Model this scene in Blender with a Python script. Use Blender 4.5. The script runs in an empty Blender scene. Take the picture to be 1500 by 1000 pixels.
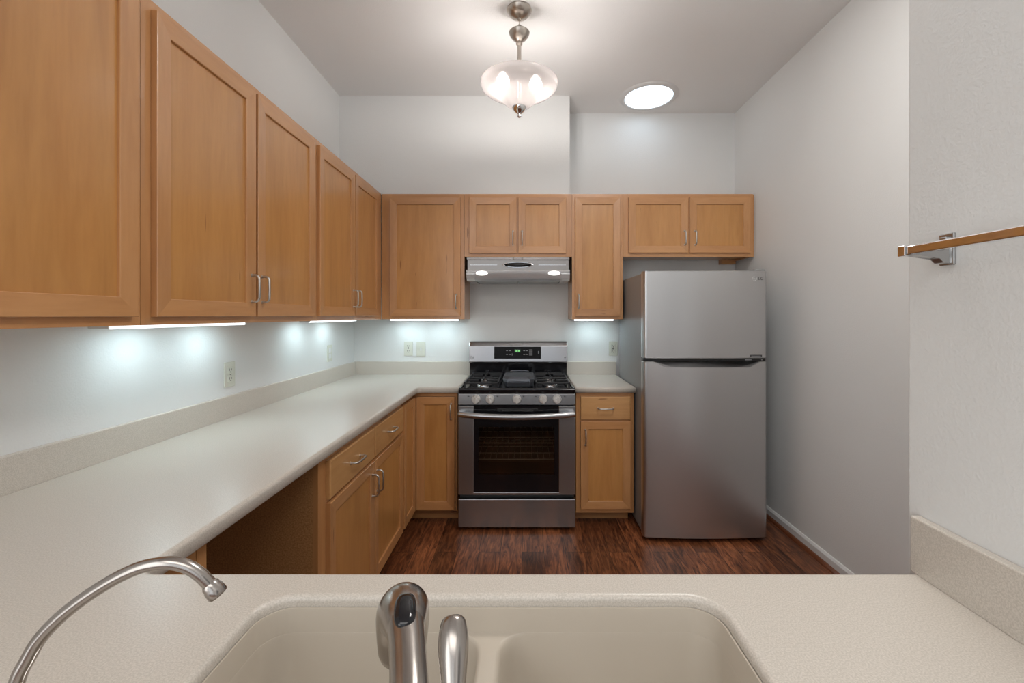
import bpy, bmesh, math, random
from mathutils import Vector, Matrix
random.seed(7)
S = bpy.context.scene
COL = S.collection
PI = math.pi

# ---------------------------------------------------------------- camera, world, big light, exposure
F, VX, VY, EYE = 629.0, 770.0, 462.0, 1.384      # focal length and vanishing point in pixels of 1500x1000, eye height
cam = bpy.data.cameras.new('camera')
cam.sensor_width = 36.0
cam.lens = F / 1500 * 36
cam.shift_x = -(VX - 750) / 1500
cam.shift_y = -(500 - VY) / 1500
cam.clip_start = 0.02
co = bpy.data.objects.new('camera', cam)
COL.objects.link(co)
co.location = (0, 0, EYE)
co.rotation_euler = (PI / 2, 0, 0)
S.camera = co

w = bpy.data.worlds.new('world')
S.world = w
w.use_nodes = True
w.node_tree.nodes['Background'].inputs[0].default_value = (0.86, 0.93, 1.0, 1)
w.node_tree.nodes['Background'].inputs[1].default_value = 1.0

def area(name, loc, rot, sx, sy, power, color):
    l = bpy.data.lights.new(name, 'AREA')
    l.shape = 'RECTANGLE'; l.size = sx; l.size_y = sy; l.energy = power; l.color = color
    o = bpy.data.objects.new(name, l); COL.objects.link(o)
    o.location = loc; o.rotation_euler = rot
    return o
# unseen fill panel added at the guessed rear window behind the camera
area('rear_fill', (-.15, -3.42, 1.55), (PI / 2, 0, 0), 2.1, 2.5, 5, (0.95, 0.98, 1.0))
# added fill shining down from behind the camera, no known fixture
area('overhead_fill', (0.1, -1.5, 2.97), (0, 0, 0), 2.3, 1.5, 27, (1.0, 0.97, 0.93))
# added fill above the view, brightens the right wall and floor
area('passage_fill', (.78, 1.35, 2.985), (0, 0, 0), .55, .55, 17, (1.0, 0.97, 0.93))
# added fill along the left wall, no window there; lifts ceiling and right walls
area('side_fill', (-1.36, -1.9, 1.6), (0, -PI / 2, 0), 2.2, 2.4, 36, (0.97, 0.99, 1.0))

S.view_settings.view_transform = 'Standard'
S.view_settings.look = 'None'
S.view_settings.gamma = 1.0
S.view_settings.use_curve_mapping = False
S.view_settings.exposure = 0.14

# ---------------------------------------------------------------- main measures (metres)
XL, XR, YB, ZC = -1.378, 1.679, 3.45, 3.008       # left wall, right wall, back wall, ceiling
XN, YN = 0.728, 0.818                             # wall beside the sink and its far end
ZT = 0.914                                        # worktop height

# ---------------------------------------------------------------- materials
def srgb(r, g, b):
    f = lambda c: c / 12.92 if c <= 0.04045 else ((c + 0.055) / 1.055) ** 2.4
    return (f(r / 255), f(g / 255), f(b / 255), 1)

class N:
    """small helper around a node tree"""
    def __init__(s, name):
        s.m = bpy.data.materials.new(name); s.m.use_nodes = True
        s.t = s.m.node_tree; s.b = s.t.nodes['Principled BSDF']; s.out = s.t.nodes['Material Output']
    def n(s, typ, **kw):
        x = s.t.nodes.new(typ)
        for k, v in kw.items():
            if k.startswith('i_'):
                x.inputs[k[2:].replace('_', ' ')].default_value = v
            else:
                setattr(x, k, v)
        return x
    def l(s, a, b): s.t.links.new(a, b)
    def bs(s, **kw):
        for k, v in kw.items():
            s.b.inputs[k.replace('_', ' ')].default_value = v
    def coords(s, scale, rand=True):
        tc = s.n('ShaderNodeTexCoord'); mp = s.n('ShaderNodeMapping')
        mp.inputs['Scale'].default_value = scale
        src = tc.outputs['Object']
        if rand:
            oi = s.n('ShaderNodeObjectInfo'); mu = s.n('ShaderNodeMath', operation='MULTIPLY')
            mu.inputs[1].default_value = 37.0
            s.l(oi.outputs['Random'], mu.inputs[0])
            ad = s.n('ShaderNodeVectorMath', operation='ADD')
            s.l(tc.outputs['Object'], ad.inputs[0]); s.l(mu.outputs[0], ad.inputs[1])
            src = ad.outputs[0]
        s.l(src, mp.inputs['Vector'])
        return mp.outputs[0]
    def ramp(s, fac, stops):
        r = s.n('ShaderNodeValToRGB'); e = r.color_ramp.elements
        while len(e) < len(stops): e.new(0.5)
        for i, (p, c) in enumerate(stops):
            e[i].position = p; e[i].color = c
        s.l(fac, r.inputs[0])
        return r.outputs[0]
    def mix(s, fac, a, b, mode='MIX'):
        m = s.n('ShaderNodeMix', data_type='RGBA', blend_type=mode)
        for sock, v in ((m.inputs[0], fac), (m.inputs[6], a), (m.inputs[7], b)):
            if hasattr(v, 'is_linked'): s.l(v, sock)
            else: sock.default_value = v
        return m.outputs[2]
    def bump(s, h, strength, dist=0.001):
        b = s.n('ShaderNodeBump'); b.inputs['Strength'].default_value = strength
        b.inputs['Distance'].default_value = dist
        s.l(h, b.inputs['Height']); s.l(b.outputs[0], s.b.inputs['Normal'])

def plain(name, col, rough=0.5, metal=0.0, **kw):
    k = N(name); k.bs(Base_Color=col, Roughness=rough, Metallic=metal)
    for a, v in kw.items(): k.b.inputs[a.replace('_', ' ')].default_value = v
    # a trace of surface variation so nothing is perfectly even
    v = k.coords((9, 9, 9)); nz = k.n('ShaderNodeTexNoise', i_Scale=6.0); k.l(v, nz.inputs['Vector'])
    mr = k.n('ShaderNodeMapRange'); mr.inputs['To Min'].default_value = max(0, rough - .03); mr.inputs['To Max'].default_value = min(1, rough + .03)
    k.l(nz.outputs[0], mr.inputs[0]); k.l(mr.outputs[0], k.b.inputs['Roughness'])
    return k.m

def wall_mat(name, col, bump):
    k = N(name); k.bs(Roughness=0.6)
    k.b.inputs['Specular IOR Level'].default_value = 0.35
    v = k.coords((1, 1, 1), rand=False)
    n1 = k.n('ShaderNodeTexNoise', i_Scale=165.0, i_Detail=2.0, i_Roughness=0.5); k.l(v, n1.inputs['Vector'])
    n2 = k.n('ShaderNodeTexNoise', i_Scale=1.3, i_Detail=2.0); k.l(v, n2.inputs['Vector'])
    c = k.ramp(n2.outputs[0], [(0.3, [x * .97 for x in col[:3]] + [1]), (0.7, col)])
    k.l(c, k.b.inputs['Base Color'])
    h = k.ramp(n1.outputs[0], [(0.42, (0, 0, 0, 1)), (0.62, (1, 1, 1, 1))])
    k.bump(h, bump, 0.0016)
    return k.m

def maple(name, base, axis):
    """maple with grain along 'x','y' or 'z'"""
    k = N(name)
    st = {'x': (1.1, 9, 9), 'y': (9, 1.1, 9), 'z': (9, 9, 1.1)}[axis]
    v = k.coords(st)
    v2 = k.coords(tuple(a * 0.32 for a in st))
    v3 = k.coords(tuple(2.4 if a < 5 else 19 for a in st))
    n1 = k.n('ShaderNodeTexNoise', i_Scale=1.5, i_Detail=6.0, i_Roughness=0.6, i_Distortion=0.6); k.l(v, n1.inputs['Vector'])
    n2 = k.n('ShaderNodeTexNoise', i_Scale=1.5, i_Detail=3.0, i_Roughness=0.5, i_Distortion=1.4); k.l(v2, n2.inputs['Vector'])
    n3 = k.n('ShaderNodeTexNoise', i_Scale=2.2, i_Detail=1.0, i_Roughness=0.4); k.l(v3, n3.inputs['Vector'])
    n4 = k.n('ShaderNodeTexNoise', i_Scale=9.0, i_Detail=2.0); k.l(v, n4.inputs['Vector'])
    d = tuple(x * y for x, y in zip(base[:3], (.90, .86, .82))) + (1,)
    h = tuple(min(1, x * y) for x, y in zip(base[:3], (1.06, 1.07, 1.08))) + (1,)
    c = k.ramp(n1.outputs[0], [(0.30, d), (0.52, base), (0.72, h)])
    c2 = k.ramp(n2.outputs[0], [(0.30, (.79, .73, .67, 1)), (0.50, (1, 1, 1, 1)), (0.70, (1.0, .96, .93, 1))])
    c = k.mix(0.75, c, c2, 'MULTIPLY')
    fine = k.ramp(n4.outputs[0], [(0.35, (.93, .91, .89, 1)), (0.6, (1, 1, 1, 1))])
    c = k.mix(0.6, c, fine, 'MULTIPLY')
    streak = k.ramp(n3.outputs[0], [(0.765, (1, 1, 1, 1)), (0.80, (.45, .34, .26, 1))])
    c = k.mix(0.8, c, streak, 'MULTIPLY')
    k.l(c, k.b.inputs['Base Color'])
    k.bs(Roughness=0.36, Coat_Weight=0.8, Coat_Roughness=0.2)
    k.b.inputs['Specular IOR Level'].default_value = 0.4
    k.bump(n4.outputs[0], 0.06, 0.0006)
    return k.m

def solid_surface(name, a, b):
    k = N(name)
    v = k.coords((1, 1, 1), rand=False)
    n1 = k.n('ShaderNodeTexNoise', i_Scale=420.0, i_Detail=1.0, i_Roughness=0.4); k.l(v, n1.inputs['Vector'])
    vo = k.n('ShaderNodeTexVoronoi', i_Scale=230.0); k.l(v, vo.inputs['Vector'])
    c = k.ramp(n1.outputs[0], [(0.35, a), (0.65, b)])
    sp = k.ramp(vo.outputs['Distance'], [(0.0, (1.16, 1.16, 1.16, 1)), (0.22, (1, 1, 1, 1))])
    c = k.mix(0.8, c, sp, 'MULTIPLY')
    k.l(c, k.b.inputs['Base Color'])
    k.bs(Roughness=0.33)
    return k.m

def steel(name, col, rough, aniso=0.5, vertical_grain=False, lines=0.0):
    k = N(name); k.bs(Base_Color=col, Metallic=1.0, Roughness=rough, Anisotropic=aniso)
    tg = k.n('ShaderNodeTangent', direction_type='RADIAL', axis='Z'); k.l(tg.outputs[0], k.b.inputs['Tangent'])
    k.b.inputs['Anisotropic Rotation'].default_value = 0.0 if vertical_grain else 0.25
    return k.m

def emit(name, col, strength):
    k = N(name); k.bs(Base_Color=(.8, .8, .8, 1), Roughness=0.4)
    k.b.inputs['Emission Color'].default_value = col
    k.b.inputs['Emission Strength'].default_value = strength
    return k.m

def floor_mat():
    k = N('dark_plank_floor')
    tc = k.n('ShaderNodeTexCoord'); mp = k.n('ShaderNodeMapping')
    mp.inputs['Rotation'].default_value = (0, 0, PI / 2)
    mp.inputs['Location'].default_value = (0.31, 0.02, 0)
    k.l(tc.outputs['Object'], mp.inputs['Vector'])
    br = k.n('ShaderNodeTexBrick', offset=0.37)
    br.inputs['Color1'].default_value = (0, 0, 0, 1); br.inputs['Color2'].default_value = (1, 1, 1, 1)
    br.inputs['Mortar'].default_value = (.5, .5, .5, 1)
    br.inputs['Scale'].default_value = 1.0; br.inputs['Mortar Size'].default_value = 0.0014
    br.inputs['Brick Width'].default_value = 0.93; br.inputs['Row Height'].default_value = 0.127
    k.l(mp.outputs[0], br.inputs['Vector'])
    # grain runs along Y; every plank has its own offset
    mu = k.n('ShaderNodeVectorMath', operation='MULTIPLY'); mu.inputs[1].default_value = (7, 31, 5)
    k.l(br.outputs['Color'], mu.inputs[0])
    ad = k.n('ShaderNodeVectorMath', operation='ADD'); k.l(tc.outputs['Object'], ad.inputs[0]); k.l(mu.outputs[0], ad.inputs[1])
    m2 = k.n('ShaderNodeMapping'); m2.inputs['Scale'].default_value = (26, 3.4, 1); k.l(ad.outputs[0], m2.inputs['Vector'])
    n1 = k.n('ShaderNodeTexNoise', i_Scale=1.6, i_Detail=7.0, i_Roughness=0.68, i_Distortion=1.3); k.l(m2.outputs[0], n1.inputs['Vector'])
    m3 = k.n('ShaderNodeMapping'); m3.inputs['Scale'].default_value = (5, 1.1, 1); k.l(ad.outputs[0], m3.inputs['Vector'])
    n2 = k.n('ShaderNodeTexNoise', i_Scale=2.0, i_Detail=2.0, i_Distortion=0.8); k.l(m3.outputs[0], n2.inputs['Vector'])
    c = k.ramp(n1.outputs[0], [(0.34, (.045, .015, .008, 1)), (0.47, (.165, .056, .024, 1)), (0.60, (.31, .115, .048, 1)), (0.75, (.47, .185, .078, 1))])
    tone = k.ramp(br.outputs['Color'], [(0.0, (.55, .52, .5, 1)), (1.0, (1.25, 1.2, 1.15, 1))])
    c = k.mix(1.0, c, tone, 'MULTIPLY')
    big = k.ramp(n2.outputs[0], [(0.3, (.62, .60, .58, 1)), (0.7, (1.2, 1.2, 1.2, 1))])
    c = k.mix(0.8, c, big, 'MULTIPLY')
    c = k.mix(br.outputs['Fac'], c, (.012, .006, .004, 1))
    k.l(c, k.b.inputs['Base Color'])
    k.bs(Roughness=0.33); k.b.inputs['Specular IOR Level'].default_value = 0.45
    k.bump(n1.outputs[0], 0.25, 0.001)
    return k.m

M = {}
M['wall'] = wall_mat('painted_wall', (.775, .782, .775, 1), 0.16)
M['ceiling'] = wall_mat('painted_ceiling', (.85, .848, .845, 1), 0.2)
M['white_trim'] = plain('white_trim', (.72, .72, .72, 1), .4)
M['floor'] = floor_mat()
FR, PN = (.580, .290, .115, 1), (.565, .270, .080, 1)
for ax in 'xyz':
    M['frame_' + ax] = maple('maple_frame_grain_' + ax, FR, ax)
M['panel_z'] = maple('maple_panel_grain_z', PN, 'z')
for ax in 'xy':
    M['slab_' + ax] = maple('maple_slab_grain_' + ax, (.60, .325, .128, 1), ax)
M['board'] = None
k = N('particle_board'); v = k.coords((1, 1, 1)); n = k.n('ShaderNodeTexNoise', i_Scale=190.0, i_Detail=3.0); k.l(v, n.inputs['Vector'])
k.l(k.ramp(n.outputs[0], [(0.35, (.34, .155, .052, 1)), (0.65, (.52, .27, .105, 1))]), k.b.inputs['Base Color']); k.bs(Roughness=.75); M['board'] = k.m
M['counter'] = solid_surface('speckled_solid_surface', (.535, .492, .434, 1), (.645, .597, .536, 1))
k = N('sink_composite'); k.bs(Base_Color=(.56, .50, .42, 1), Roughness=.3)
v = k.coords((1, 1, 1)); n = k.n('ShaderNodeTexNoise', i_Scale=3.0); k.l(v, n.inputs['Vector'])
k.l(k.ramp(n.outputs[0], [(0.3, (.55, .49, .41, 1)), (0.7, (.57, .51, .43, 1))]), k.b.inputs['Base Color']); M['sink'] = k.m
M['fridge_steel'] = steel('fridge_brushed_steel', (.54, .54, .545, 1), .28)
M['steel'] = steel('brushed_steel', (.445, .455, .47, 1), .27)
M['steel_dark'] = steel('brushed_steel_dark', (.25, .235, .225, 1), .28)
M['polished'] = plain('polished_steel', (.70, .71, .73, 1), .13, 1.0)
M['visor'] = plain('satin_visor_steel', (.74, .75, .77, 1), .24, .55)
M['bracket'] = plain('satin_bracket', (.46, .46, .46, 1), .22, .9)
M['guard_steel'] = steel('console_steel', (.36, .36, .37, 1), .25)
M['chrome'] = plain('chrome', (.82, .82, .83, 1), .06, 1.0)
M['nickel'] = plain('brushed_nickel', (.40, .37, .345, 1), .24, 1.0)
M['lamp_nickel'] = plain('lamp_brushed_nickel', (.50, .45, .40, 1), .30, 1.0)
M['satin'] = plain('satin_nickel_pull', (.55, .53, .50, 1), .32, 1.0)
M['fridge_side'] = plain('grey_painted_steel', (.24, .245, .25, 1), .38)
M['black'] = plain('black_enamel', (.006, .006, .008, 1), .12)
M['black_plastic'] = plain('black_plastic', (.008, .008, .009, 1), .3)
M['display'] = plain('display_black', (.005, .005, .006, 1), .35); M['display'].node_tree.nodes['Principled BSDF'].inputs['Specular IOR Level'].default_value = .15
M['iron'] = plain('cast_iron', (.016, .017, .02, 1), .38)
M['griddle'] = plain('seasoned_iron', (.11, .12, .14, 1), .34, .7)
M['cavity'] = plain('oven_enamel', (.20, .15, .115, 1), .5)
M['rack_wire'] = plain('rack_wire', (.75, .72, .68, 1), .4, .2)
M['ivory'] = plain('ivory_plastic', (.66, .66, .58, 1), .35)
M['white_plastic'] = plain('white_plastic', (.74, .75, .74, 1), .35)
M['slot'] = plain('socket_slot', (.05, .05, .045, 1), .6)
M['knob'] = plain('knob_metal', (.84, .83, .81, 1), .28, .5)
M['legend'] = plain('panel_legend', (.35, .36, .38, 1), .5)
M['mark'] = plain('engraved_mark', (.16, .16, .16, 1), .4, .6)
M['badge'] = plain('dark_badge', (.05, .05, .05, 1), .3, .5)
M['digit'] = emit('green_digits', (.10, 1.0, .12, 1), 0.9)
M['digit_glow'] = plain('display_window', (.004, .03, .006, 1), .2)
M['filter'] = plain('mesh_filter', (.45, .47, .47, 1), .45, .8)
M['lens'] = emit('hood_lamp_lens', (1, .98, .94, 1), 1.6)
M['led'] = emit('cabinet_light_lens', (.72, .93, 1.0, 1), 44.0)
M['led_edge'] = emit('cabinet_light_diffuser', (.86, .95, 1.0, 1), 1.6)
M['tube_light'] = emit('daylight_tube_diffuser', (.70, .86, 1.0, 1), 2.5)
M['bulb'] = emit('lamp_bulb', (1.0, .95, .91, 1), 175.0)
k = N('tinted_oven_glass')
tr = k.n('ShaderNodeBsdfTransparent'); tr.inputs[0].default_value = (.72, .66, .60, 1)
gl = k.n('ShaderNodeBsdfGlossy'); gl.inputs['Roughness'].default_value = .04; gl.inputs[0].default_value = (1, 1, 1, 1)
fr = k.n('ShaderNodeFresnel'); fr.inputs[0].default_value = 1.45
mx = k.n('ShaderNodeMixShader'); k.l(fr.outputs[0], mx.inputs[0]); k.l(tr.outputs[0], mx.inputs[1]); k.l(gl.outputs[0], mx.inputs[2])
k.l(mx.outputs[0], k.out.inputs[0]); M['oven_glass'] = k.m
k = N('frosted_lamp_glass')
df = k.n('ShaderNodeBsdfDiffuse'); df.inputs[0].default_value = (.20, .19, .185, 1)
tl = k.n('ShaderNodeBsdfTranslucent'); tl.inputs[0].default_value = (.25, .232, .226, 1)
m1 = k.n('ShaderNodeMixShader'); m1.inputs[0].default_value = .6; k.l(df.outputs[0], m1.inputs[1]); k.l(tl.outputs[0], m1.inputs[2])
g2 = k.n('ShaderNodeBsdfGlossy'); g2.inputs['Roughness'].default_value = .15
m2 = k.n('ShaderNodeMixShader'); m2.inputs[0].default_value = .05; k.l(m1.outputs[0], m2.inputs[1]); k.l(g2.outputs[0], m2.inputs[2])
em = k.n('ShaderNodeEmission'); em.inputs[0].default_value = (1, .93, .90, 1); em.inputs[1].default_value = .05
asd = k.n('ShaderNodeAddShader'); k.l(m2.outputs[0], asd.inputs[0]); k.l(em.outputs[0], asd.inputs[1])
tp = k.n('ShaderNodeBsdfTransparent'); m3 = k.n('ShaderNodeMixShader'); m3.inputs[0].default_value = .14
k.l(asd.outputs[0], m3.inputs[1]); k.l(tp.outputs[0], m3.inputs[2]); k.l(m3.outputs[0], k.out.inputs[0]); M['shade'] = k.m
k = N('window_glass')
tr = k.n('ShaderNodeBsdfTransparent'); k.l(tr.outputs[0], k.out.inputs[0]); M['window_glass'] = k.m

# ---------------------------------------------------------------- object helpers
def wloc(o):
    v = Vector((0, 0, 0))
    while o: v += Vector(o.location); o = o.parent
    return v

def obj(name, bm, mats, parent=None, smooth=False, origin=None):
    """link bm (built in room coordinates) as ONE mesh object"""
    base = wloc(parent) if parent else Vector((0, 0, 0))
    loc = Vector((0, 0, 0))
    if origin is not None and parent is None: loc = Vector(origin)
    bmesh.ops.translate(bm, verts=bm.verts, vec=-(base + loc))
    bmesh.ops.recalc_face_normals(bm, faces=bm.faces)
    me = bpy.data.meshes.new(name); bm.to_mesh(me); bm.free()
    for m in (mats if isinstance(mats, (list, tuple)) else [mats]): me.materials.append(m)
    if smooth:
        for p in me.polygons: p.use_smooth = True
        try: me.set_sharp_from_angle(angle=math.radians(smooth if smooth is not True else 40))
        except Exception: pass
    o = bpy.data.objects.new(name, me); COL.objects.link(o)
    o.location = loc
    if parent: o.parent = parent
    return o

def thing(name, label, cat, loc, group=None):
    o = bpy.data.objects.new(name, None); COL.objects.link(o)
    o.location = loc; o.empty_display_size = .05
    o['label'] = label; o['category'] = cat
    if group: o['group'] = group
    return o

def tag(o, label, cat, group=None):
    o['label'] = label; o['category'] = cat
    if group: o['group'] = group
    return o

def struct(name, bm, m, origin=None, smooth=False):
    o = obj(name, bm, m, origin=origin, smooth=smooth); o['kind'] = 'structure'; return o

def box(bm, x0, x1, y0, y1, z0, z1, bev=0, seg=2, mat=0):
    x0, x1 = min(x0, x1), max(x0, x1); y0, y1 = min(y0, y1), max(y0, y1); z0, z1 = min(z0, z1), max(z0, z1)
    r = bmesh.ops.create_cube(bm, size=1)
    vs = r['verts']
    for v in vs:
        v.co = Vector(((x0 + x1) / 2 + v.co.x * (x1 - x0), (y0 + y1) / 2 + v.co.y * (y1 - y0), (z0 + z1) / 2 + v.co.z * (z1 - z0)))
    fs = set(f for v in vs for f in v.link_faces)
    for f in fs: f.material_index = mat
    if bev:
        es = set(e for v in vs for e in v.link_edges)
        r = bmesh.ops.bevel(bm, geom=list(es), offset=bev, segments=seg, profile=.5, affect='EDGES')
        for f in r['faces']: f.material_index = mat
    return bm

def bx(*a, **k):
    return box(bmesh.new(), *a, **k)

def sweep(bm, pts, radii, seg=12, closed=False, cap=True, mat=0, squash=None):
    """round tube through pts; radii one number or one per point"""
    P = [Vector(p) for p in pts]; n = len(P)
    if not isinstance(radii, (list, tuple)): radii = [radii] * n
    T = []
    for i in range(n):
        a = P[(i - 1) % n] if (closed or i) else P[i]
        b = P[(i + 1) % n] if (closed or i < n - 1) else P[i]
        T.append((b - a).normalized())
    up = Vector((0, 0, 1)) if abs(T[0].z) < .9 else Vector((1, 0, 0))
    nrm = (up - T[0] * up.dot(T[0])).normalized()
    rings = []
    for i in range(n):
        nrm = (nrm - T[i] * nrm.dot(T[i])).normalized()
        bi = T[i].cross(nrm)
        sq = squash[i] if squash else 1.0
        rings.append([bm.verts.new(P[i] + radii[i] * (nrm * math.cos(2 * PI * k / seg) * sq + bi * math.sin(2 * PI * k / seg))) for k in range(seg)])
    m = n if closed else n - 1
    for i in range(m):
        A, B = rings[i], rings[(i + 1) % n]
        for k in range(seg):
            f = bm.faces.new((A[k], A[(k + 1) % seg], B[(k + 1) % seg], B[k])); f.material_index = mat; f.smooth = True
    if cap and not closed:
        for r in (rings[0], rings[-1]):
            f = bm.faces.new(r); f.material_index = mat
    return bm

def smooth_path(pts, rad, n=8):
    """Catmull-Rom through points, radii interpolated"""
    P = [Vector(p) for p in pts]
    if not isinstance(rad, (list, tuple)): rad = [rad] * len(P)
    op, orad = [], []
    for i in range(len(P) - 1):
        p0 = P[max(0, i - 1)]; p1 = P[i]; p2 = P[i + 1]; p3 = P[min(len(P) - 1, i + 2)]
        r0 = rad[max(0, i - 1)]; r1 = rad[i]; r2 = rad[i + 1]; r3 = rad[min(len(P) - 1, i + 2)]
        for k in range(n):
            t = k / n
            f = lambda a, b, c, d: .5 * (2 * b + (c - a) * t + (2 * a - 5 * b + 4 * c - d) * t * t + (3 * b - a - 3 * c + d) * t ** 3)
            op.append(f(p0, p1, p2, p3)); orad.append(f(r0, r1, r2, r3))
    op.append(P[-1]); orad.append(rad[-1])
    return op, orad

def lathe(bm, prof, c, seg=40, axis='z', mat=0):
    """prof: (r, h) pairs turned about an axis through c"""
    rings = []
    for r, h in prof:
        ring = []
        for k in range(seg):
            a = 2 * PI * k / seg
            if axis == 'z': p = (c[0] + r * math.cos(a), c[1] + r * math.sin(a), c[2] + h)
            elif axis == 'y': p = (c[0] + r * math.cos(a), c[1] + h, c[2] + r * math.sin(a))
            else: p = (c[0] + h, c[1] + r * math.cos(a), c[2] + r * math.sin(a))
            ring.append(bm.verts.new(p))
        rings.append(ring)
    for A, B in zip(rings, rings[1:]):
        for k in range(seg):
            f = bm.faces.new((A[k], A[(k + 1) % seg], B[(k + 1) % seg], B[k])); f.material_index = mat; f.smooth = True
    for (r, h), ring in ((prof[0], rings[0]), (prof[-1], rings[-1])):
        if r > 1e-5:
            f = bm.faces.new(ring); f.material_index = mat
    bmesh.ops.remove_doubles(bm, verts=bm.verts, dist=1e-6)
    return bm

def prism(bm, poly, ax, a, b, mat=0, bev=0):
    """extrude a polygon (list of 2-D points) along axis ax ('x': points are (y,z); 'y': (x,z); 'z': (x,y)) from a to b"""
    def P(u, v, t): return {'x': (t, u, v), 'y': (u, t, v), 'z': (u, v, t)}[ax]
    A = [bm.verts.new(P(u, v, a)) for u, v in poly]; B = [bm.verts.new(P(u, v, b)) for u, v in poly]
    fs = [bm.faces.new(A), bm.faces.new(B)]
    n = len(poly)
    for i in range(n): fs.append(bm.faces.new((A[i], A[(i + 1) % n], B[(i + 1) % n], B[i])))
    for f in fs: f.material_index = mat
    if bev:
        bmesh.ops.bevel(bm, geom=list(set(e for f in fs for e in f.edges)), offset=bev, segments=2, profile=.5, affect='EDGES')
    return bm

def roundrect(x0, x1, y0, y1, r, n=8):
    pts = []
    for cx, cy, a0 in ((x1 - r, y0 + r, -PI / 2), (x1 - r, y1 - r, 0), (x0 + r, y1 - r, PI / 2), (x0 + r, y0 + r, PI)):
        for i in range(n + 1):
            a = a0 + PI / 2 * i / n
            pts.append((cx + r * math.cos(a), cy + r * math.sin(a)))
    return pts

def text(name, body, size, loc, rot, m, parent, align='CENTER', ext=0.0003):
    c = bpy.data.curves.new(name, 'FONT'); c.body = body; c.size = size; c.extrude = ext
    c.align_x = align; c.align_y = 'CENTER'; c.materials.append(m)
    tmp = bpy.data.objects.new(name, c); COL.objects.link(tmp)
    me = bpy.data.meshes.new_from_object(tmp); bpy.data.objects.remove(tmp); bpy.data.curves.remove(c)
    o = bpy.data.objects.new(name, me); COL.objects.link(o); o.parent = parent
    o.location = Vector(loc) - wloc(parent); o.rotation_euler = rot
    return o

# ---------------------------------------------------------------- the room
T = .12
struct('floor', bx(XL - T, XR + T, -3.6, YB + T, -.1, 0), M['floor'])
struct('ceiling', bx(XL - T, XR + T, -3.6, YB + T, ZC, ZC + .1), M['ceiling'])
struct('wall_left', bx(XL - T, XL, -3.6, YB + T, 0, ZC), M['wall'])
struct('wall_rear', bx(XL, XR, YB, YB + T, 0, ZC), M['wall'])
struct('wall_right', bx(XR, XR + T, -3.6, YB + T, 0, ZC), M['wall'])
struct('wall_near_right', bx(XN, XN + .125, .06, YN, 0, ZC, bev=.004), M['wall'])
struct('wall_soffit', bx(XL, .326, 3.177, YB, 2.277, ZC), M['wall'])
struct('wall_peninsula', bx(XL, XN, .16, .24, 0, ZT - .040), M['wall'])
WX0, WX1 = -1.2, .9
bm = bmesh.new()
box(bm, XL, WX0, -3.6, -3.48, 0, ZC); box(bm, WX1, XR, -3.6, -3.48, 0, ZC)
box(bm, WX0, WX1, -3.6, -3.48, 0, .28); box(bm, WX0, WX1, -3.6, -3.48, 2.84, ZC)
struct('wall_front', bm, M['wall'])
bm = bmesh.new()
for a in (WX0, WX0 + .68, WX0 + 1.36, WX1 - .06): box(bm, a, a + .06, -3.56, -3.5, .28, 2.84)
box(bm, WX0, WX1, -3.56, -3.5, .28, .34); box(bm, WX0, WX1, -3.56, -3.5, 2.78, 2.84)
bm2 = bmesh.new(); box(bm2, XR - .012, XR, -1.35, -.42, 0, 2.08, bev=.003)  # unseen door, added so the refrigerator's left part reflects something dark
for za, zb in ((.25, .95), (1.1, 1.9)): box(bm2, XR - .018, XR - .010, -1.22, -.55, za, zb, bev=.004)
struct('reflection_door', bm2, plain('dark_reflection_paint', (.10, .095, .10, 1), .45))
o = struct('unseen_window', bm, M['white_trim'])  # invented window for the light, placed to keep the refrigerator's reflection dark
bm = bmesh.new(); box(bm, WX0 + .06, WX1 - .06, -3.533, -3.527, .34, 2.78); g = obj('pane', bm, M['window_glass'], o)

bm = bmesh.new(); prism(bm, [(XR, 0), (XR - .014, 0), (XR - .014, .052), (XR - .006, .064), (XR, .066)], 'y', -3.48, YB)
struct('baseboard_right', bm, M['white_trim'])
bm = bmesh.new(); prism(bm, [(XR - .014, 0), (XR - .032, 0), (XR - .030, .008), (XR - .022, .016), (XR - .014, .018)], 'y', -3.48, YB)
M['shoe'] = maple('dark_shoe_moulding', (.17, .055, .022, 1), 'y')
struct('trim_1', bm, M['shoe'])

# ---------------------------------------------------------------- cabinet building blocks
# a face maps (u along the face, v up, w out of the face) to the room
class Face:
    def __init__(s, kind, plane): s.k = kind; s.p = plane
    def __call__(s, u, v, w):
        return (s.p + w, u, v) if s.k == 'left' else (u, s.p - w, v)
    @property
    def h(s): return 'y' if s.k == 'left' else 'x'

def rings_mesh(bm, face, u0, u1, v0, v1, prof, mv=0, mh=1, close=True):
    """nested rectangles (inset, w); side quads get material mv, top/bottom quads mh"""
    R = []
    for ins, w_ in prof:
        R.append([bm.verts.new(face(u, v, w_)) for u, v in ((u0 + ins, v0 + ins), (u1 - ins, v0 + ins), (u1 - ins, v1 - ins), (u0 + ins, v1 - ins))])
    for A, B in zip(R, R[1:]):
        for i in range(4):
            f = bm.faces.new((A[i], A[(i + 1) % 4], B[(i + 1) % 4], B[i])); f.material_index = (mh, mv, mh, mv)[i]
    bm.faces.new(R[0]).material_index = mv
    if close: bm.faces.new(R[-1]).material_index = mh
    return bm

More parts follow.
